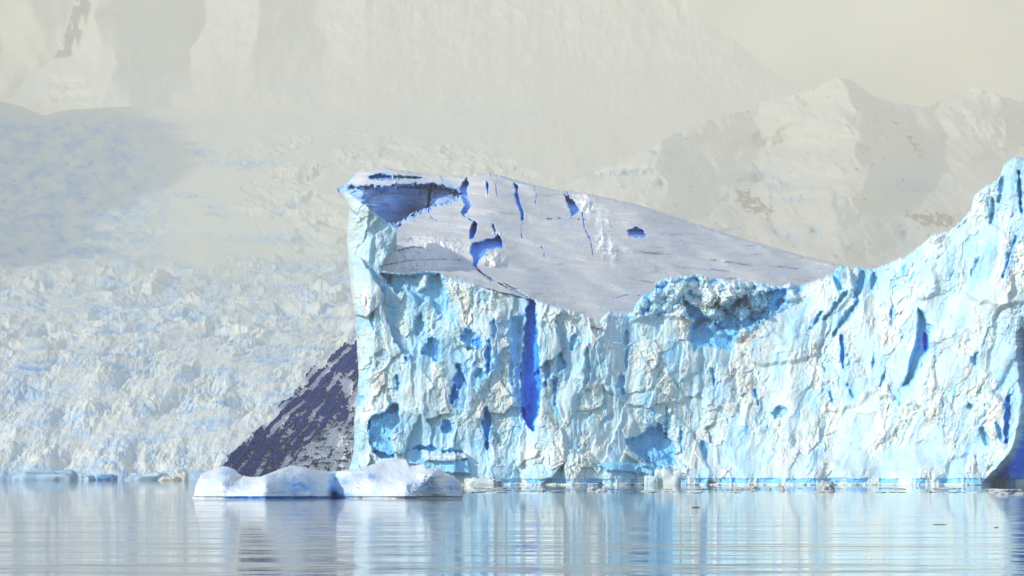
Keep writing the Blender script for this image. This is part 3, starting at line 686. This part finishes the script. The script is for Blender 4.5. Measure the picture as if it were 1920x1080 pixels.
# ------------------------------------------------------------------ floe in front
def build_floe():
    px, py = grid(355, 876, 850, 945, 0.5)
    pts = [(365, 930, 1.6), (368, 905, 2.2), (395, 884, 3.0), (425, 875, 3.2), (452, 893, 3.2), (400, 910, .7), (415, 905, .1), (432, 895, 1.2), (425, 925, -.1), (450, 920, -.3), (455, 900, 1.0), (480, 915, -.8), (480, 895, .8), (500, 890, .2), (497, 930, -1.6), (497, 905, -1.2),
           (520, 888, 1.0), (548, 874, 2.6), (530, 930, -.7), (560, 930, .2), (560, 905, .9), (590, 930, 1.2), (590, 905, 2.0), (575, 885, 2.4), (612, 930, 2.0), (612, 915, 2.6), (605, 900, 3.4), (600, 885, 4.2),
           (625, 930, 4.6), (628, 900, 5.2), (630, 886, 5.4), (644, 910, 3.8), (650, 930, 2.6), (655, 895, 3.6), (665, 905, 2.2), (678, 930, 1.9), (680, 912, 2.1), (668, 892, 3.4), (690, 895, 2.2), (690, 880, 4.0), (705, 920, 1.0), (715, 895, 2.4), (725, 868, 5.0), (745, 885, 2.4), (750, 862, 5.4),
           (735, 930, .0), (760, 910, -.4), (790, 890, .2), (780, 876, 2.6), (810, 890, .2), (820, 882, 1.0), (800, 930, .5), (800, 910, .4), (830, 900, 1.2), (835, 930, 1.3), (856, 905, 2.6), (865, 930, 2.9), (845, 893, 2.6)]
    q = [(x, y, d) for (x, y, d) in pts]
    D = 184 + 1.45 * rbf(px, py, q)
    D = blur(D, 5)
    D += .36 * fbm(px / 34, py / 20, 501, 4) + .05 * fbm(px / 9, py / 7, 502, 3) + .05 * fbm(px / 4, py / 3, 503, 3)
    top = interp(px, [(355, 940), (363, 928), (366, 912), (370, 902), (378, 888), (395, 881), (412, 874), (425, 874), (440, 880), (452, 891), (470, 894), (490, 893), (510, 885), (535, 876), (548, 872), (565, 875), (590, 881), (620, 884), (640, 882), (660, 880), (680, 876), (700, 870), (725, 863), (745, 859), (762, 861), (768, 874), (780, 872), (795, 870), (802, 877), (814, 879), (819, 876), (828, 878), (832, 889), (850, 891), (858, 899), (866, 909), (868, 930), (876, 942)]) + .8 * fbm(px / 6, px * 0, 504, 3)
    ec = np.clip(py - top, 0, 7) / 7
    D += 1.0 * (1 - np.sqrt(1 - (1 - ec) ** 2))
    clear = np.full(px.shape, .12) + .14 * sstep(-.1, .5, fbm(px / 30, py / 18, 505, 3))
    for (x, y, w, hh, s) in ((560, 912, 58, 26, .56), (625, 910, 14, 24, .75), (648, 902, 20, 14, .5), (640, 928, 30, 6, .7), (800, 912, 50, 18, .40), (848, 912, 24, 28, .55), (425, 887, 20, 9, .5), (700, 892, 18, 10, .5), (675, 890, 22, 9, .45), (395, 912, 10, 14, .3), (735, 905, 14, 8, .25)):  # blue patches: partly clear ice, partly shade painted on turned-away faces
        e = np.exp(-(((px - x) / w) ** 2 + ((py - y) / hh) ** 2)); clear = np.maximum(clear, s * e * (.85 + .5 * fbm(px / 14, py / 10, 506, 3)))
    wl = sstep(929, 933, py) * sstep(400, 440, px) * sstep(700, 620, px)
    D += .35 * sstep(930, 933, py); clear = np.maximum(clear, .85 * wl)
    P = at(px, py, D)
    mask = (py > top) & (P[..., 2] > -.6)
    o = sheet('ice_floe', P, mask, M_floe, 5.5, .6, {'clear': clear}, None)
    tag(o, 'low wave-smoothed ice floe with two white humps and blue middle, nearest the camera', 'ice floe')
build_floe()

# ------------------------------------------------------------------ loose ice
def lump(name, px, py_base, D, w, h, seed, mat_, clear0=.1, depth=None, flat=.5):
    """an irregular floating block: rounded, broken top, waterline cut"""
    n = 28
    th, ph = np.meshgrid(np.linspace(0, 2 * np.pi, n * 2 + 1), np.linspace(0, np.pi, n))
    r = 1 + .30 * gnoise(2 * np.cos(th) * np.sin(ph) + seed, 2 * np.sin(th) * np.sin(ph) + 2 * np.cos(ph), seed) + .12 * gnoise(5 * np.cos(th) * np.sin(ph) + seed, 5 * np.sin(th) + 5 * np.cos(ph), seed + 1)
    r[:, -1] = r[:, 0]
    sq = lambda a: np.sign(a) * np.abs(a) ** flat
    X = sq(np.cos(th)) * np.sin(ph) ** .7 * r; Y = sq(np.sin(th)) * np.sin(ph) ** .7 * r; Z = sq(np.cos(ph)) * r
    P = np.stack([X * w / 2, Y * (depth or w * .6) / 2, Z * h], -1)
    o = sheet(name, P, np.ones(P.shape[:2], bool), mat_, 0, 0, {'clear': clear0 + .06 * np.abs(Y)})
    o.location = ((px - 960) * K * D, D, 0)
    return o

pk = K * 594
for args, lab in (((1252, 0, 588, 46 * pk, 2.6, 3, M_ice, .02), 'rounded white ice block afloat under the arch hollow of the iceberg'),
                  ((1222, 0, 587, 26 * pk, 1.5, 5, M_ice, .12), 'small pale block afloat just left of the rounded white block'),
                  ((905, 0, 590, 60 * pk, 1.1, 8, M_ice, .02), 'flat white apron of ice afloat beside the right end of the floe')):
    tag(lump('ice_block', *args), lab, 'ice block', 'ice blocks afloat at the foot of the iceberg')
fk = K * 1960
for args, lab in (((85, 0, 1960, 112 * fk, 6, 11, M_far, .48, 26), 'long pale blue ice block afloat at the foot of the far glacier'),
                  ((202, 0, 1950, 34 * fk, 3.2, 12, M_far, .95, 22), 'small deep blue ice block afloat below the far glacier'),
                  ((318, 0, 1930, 36 * fk, 2.2, 13, M_far, .02, 20), 'bright white low ice lump afloat right of the deep blue block'),
                  ((165, 0, 1950, 22 * fk, 3, 14, M_far, .40, 20), 'small pale blue block afloat between the long one and the deep blue one'),
                  ((338, 0, 1965, 26 * fk, 5.6, 15, M_far, .05, 20), 'cream white ice block afloat close left of the two humped floe'),
                  ((280, 0, 1965, 70 * fk, 4.2, 16, M_far, .42, 20), 'wide grey blue ice block afloat behind the bright white lump')):
    tag(lump('ice_block', *args), lab, 'ice block', 'ice blocks afloat below the far glacier')

# brash: small fragments scattered on the water along the ice
def brash_material(name, c):
    m, nt, b = mat(name)
    n = bumpy(nt, b, 4, .05)
    r = ramp(nt, n.outputs[0], [(.35, tuple(v * .7 for v in c)), (.65, c)])
    nt.links.new(r.outputs[0], b.inputs['Base Color']); b.inputs['Roughness'].default_value = .6
    return m
M_b1 = brash_material('dirty_ice', (.16, .14, .13)); M_b2 = brash_material('brash_ice', (.82, .87, .90)); M_b3 = brash_material('silty_ice', (.52, .54, .55))
rng = random.Random(4)
def Dat(py): return CAMH / ((py - HOR) * K)
kinds = {'dark': (M_b1, 'dark dirty brash fragment floating along the foot of the iceberg', 'dark brash fragments'),
         'white': (M_b2, 'flat white brash fragment floating along the foot of the iceberg', 'white brash fragments'),
         'silt': (M_b3, 'grey brown silty ice chunk floating along the foot of the iceberg', 'silty ice chunks')}
spots = []
for (x0, x1, n, kind) in ((870, 1000, 9, 'dark'), (1090, 1190, 9, 'dark'), (1300, 1500, 6, 'dark'), (1720, 1910, 7, 'dark'), (880, 1900, 46, 'white'), (1340, 1480, 5, 'silt'), (960, 1180, 3, 'silt')):
    for _ in range(n):
        spots.append((rng.uniform(x0, x1), rng.uniform(914.5, 921.5) if kind != 'white' else rng.uniform(915, 924), kind, rng.uniform(4, 11) if kind == 'dark' else (rng.uniform(14, 46) if kind == 'white' else rng.uniform(10, 26))))
for i, (x, y, kind, w) in enumerate(spots):
    D = Dat(y); M, lab, grp = kinds[kind]
    h = {'dark': .035, 'white': .05, 'silt': .22}[kind] * rng.uniform(.7, 1.5)
    tag(lump('brash_ice', x, 0, D, w * K * D, h, 40 + i, M, 0, w * K * D * .8 if kind != 'white' else 9, .8), lab, 'brash ice', grp)
for (x, y, w, h, M, lab) in ((1548, 917, 30, .75, M_b3, 'largest grey silty ice chunk, wedge shaped, afloat before the right wing'),
                             (1305, 952, 15, .035, M_b1, 'small dark fragment alone on open rippled water, middle right'),
                             (1762, 984, 24, .012, M_b1, 'thin dark sliver adrift on the open water at right'),
                             (1868, 989, 9, .012, M_b1, 'tiny dark speck adrift on the open water, far right'),
                             (1880, 928, 26, .14, M_b3, 'flat grey chunk afloat in the deep shade at the right edge'),
                             (1912, 927, 18, .14, M_b3, 'grey chunk cut by the right edge of the view')):
    D = Dat(y)
    tag(lump('brash_ice', x, 0, D, w * K * D, h, int(x), M, 0, w * K * D * .8, .8), lab, 'brash ice')

# ------------------------------------------------------------------ air
m = bpy.data.materials.new('thin_mist'); m.use_nodes = True
nt = m.node_tree; nt.nodes.clear()
out = nt.nodes.new('ShaderNodeOutputMaterial'); pv = nt.nodes.new('ShaderNodeVolumePrincipled')
pv.inputs['Color'].default_value = (.985, .905, .745, 1); pv.inputs['Density'].default_value = 1.05e-4; pv.inputs['Anisotropy'].default_value = -0.42
nt.links.new(pv.outputs[0], out.inputs['Volume'])
x0, x1, y0, y1, z0, z1 = -6900, 6900, -250, 25500, -41.5, 3650
HV = [(x, y, z) for z in (z0, z1) for y in (y0, y1) for x in (x0, x1)]
hz = link('haze', HV, [(0, 2, 3, 1), (4, 5, 7, 6), (0, 1, 5, 4), (2, 6, 7, 3), (0, 4, 6, 2), (1, 3, 7, 5)], m, smooth=False)
tag(hz, kind='stuff')

# a bank of bright cloud fills the sky behind the mountains
def build_sky():
    px, py = grid(-1500, 3400, -700, 960, 40, 40)
    P = at(px, py, 27500 - .0004 * (px - 960) ** 2 + 500 * fbm(px / 400, py / 260, 701, 4))
    m, nt, b = mat('cloud'); b.inputs['Base Color'].default_value = (.86, .85, .83, 1); b.inputs['Roughness'].default_value = 1; b.inputs['Specular IOR Level'].default_value = 0
    tag(sheet('sky', P, np.ones(px.shape, bool), m, 0), kind='structure')
build_sky()

# ------------------------------------------------------------------ light
w = bpy.data.worlds.new('World'); scene.world = w; w.use_nodes = True
nt = w.node_tree; bg = nt.nodes['Background']
sky = nt.nodes.new('ShaderNodeTexSky'); sky.sky_type = 'NISHITA'; sky.sun_disc = False
sky.sun_elevation = SUN_EL; sky.sun_rotation = math.atan2(L[0], L[1]); sky.altitude = 0; sky.air_density = 1.0; sky.dust_density = 0.3; sky.ozone_density = 2.6
nt.links.new(sky.outputs[0], bg.inputs[0]); bg.inputs[1].default_value = 0.14
sd = bpy.data.lights.new('sun', 'SUN'); sd.energy = 2.0; sd.angle = math.radians(.5); sd.color = (1, .94, .79)
so = bpy.data.objects.new('sun', sd); col.objects.link(so)
from mathutils import Vector
so.rotation_euler = Vector(L).to_track_quat('Z', 'Y').to_euler(); so.location = (-300, -200, 300)

cd = bpy.data.cameras.new('camera'); cam = bpy.data.objects.new('camera', cd); col.objects.link(cam)
cam.location = (0, 0, CAMH); cam.rotation_euler = (math.pi / 2, 0, 0)
cd.sensor_width = 36; cd.lens = 18 / math.tan(HFOV / 2); cd.shift_y = (HOR - 540) / 1920
cd.clip_start = 1; cd.clip_end = 60000
scene.camera = cam
scene.view_settings.view_transform = 'Standard'; scene.view_settings.look = 'None'
scene.view_settings.gamma = 1; scene.view_settings.exposure = 0.93
scene.render.engine = 'CYCLES'
c = scene.cycles
c.max_bounces = 6; c.diffuse_bounces = 3; c.glossy_bounces = 3; c.volume_bounces = 2; c.transparent_max_bounces = 4
c.use_denoising = True
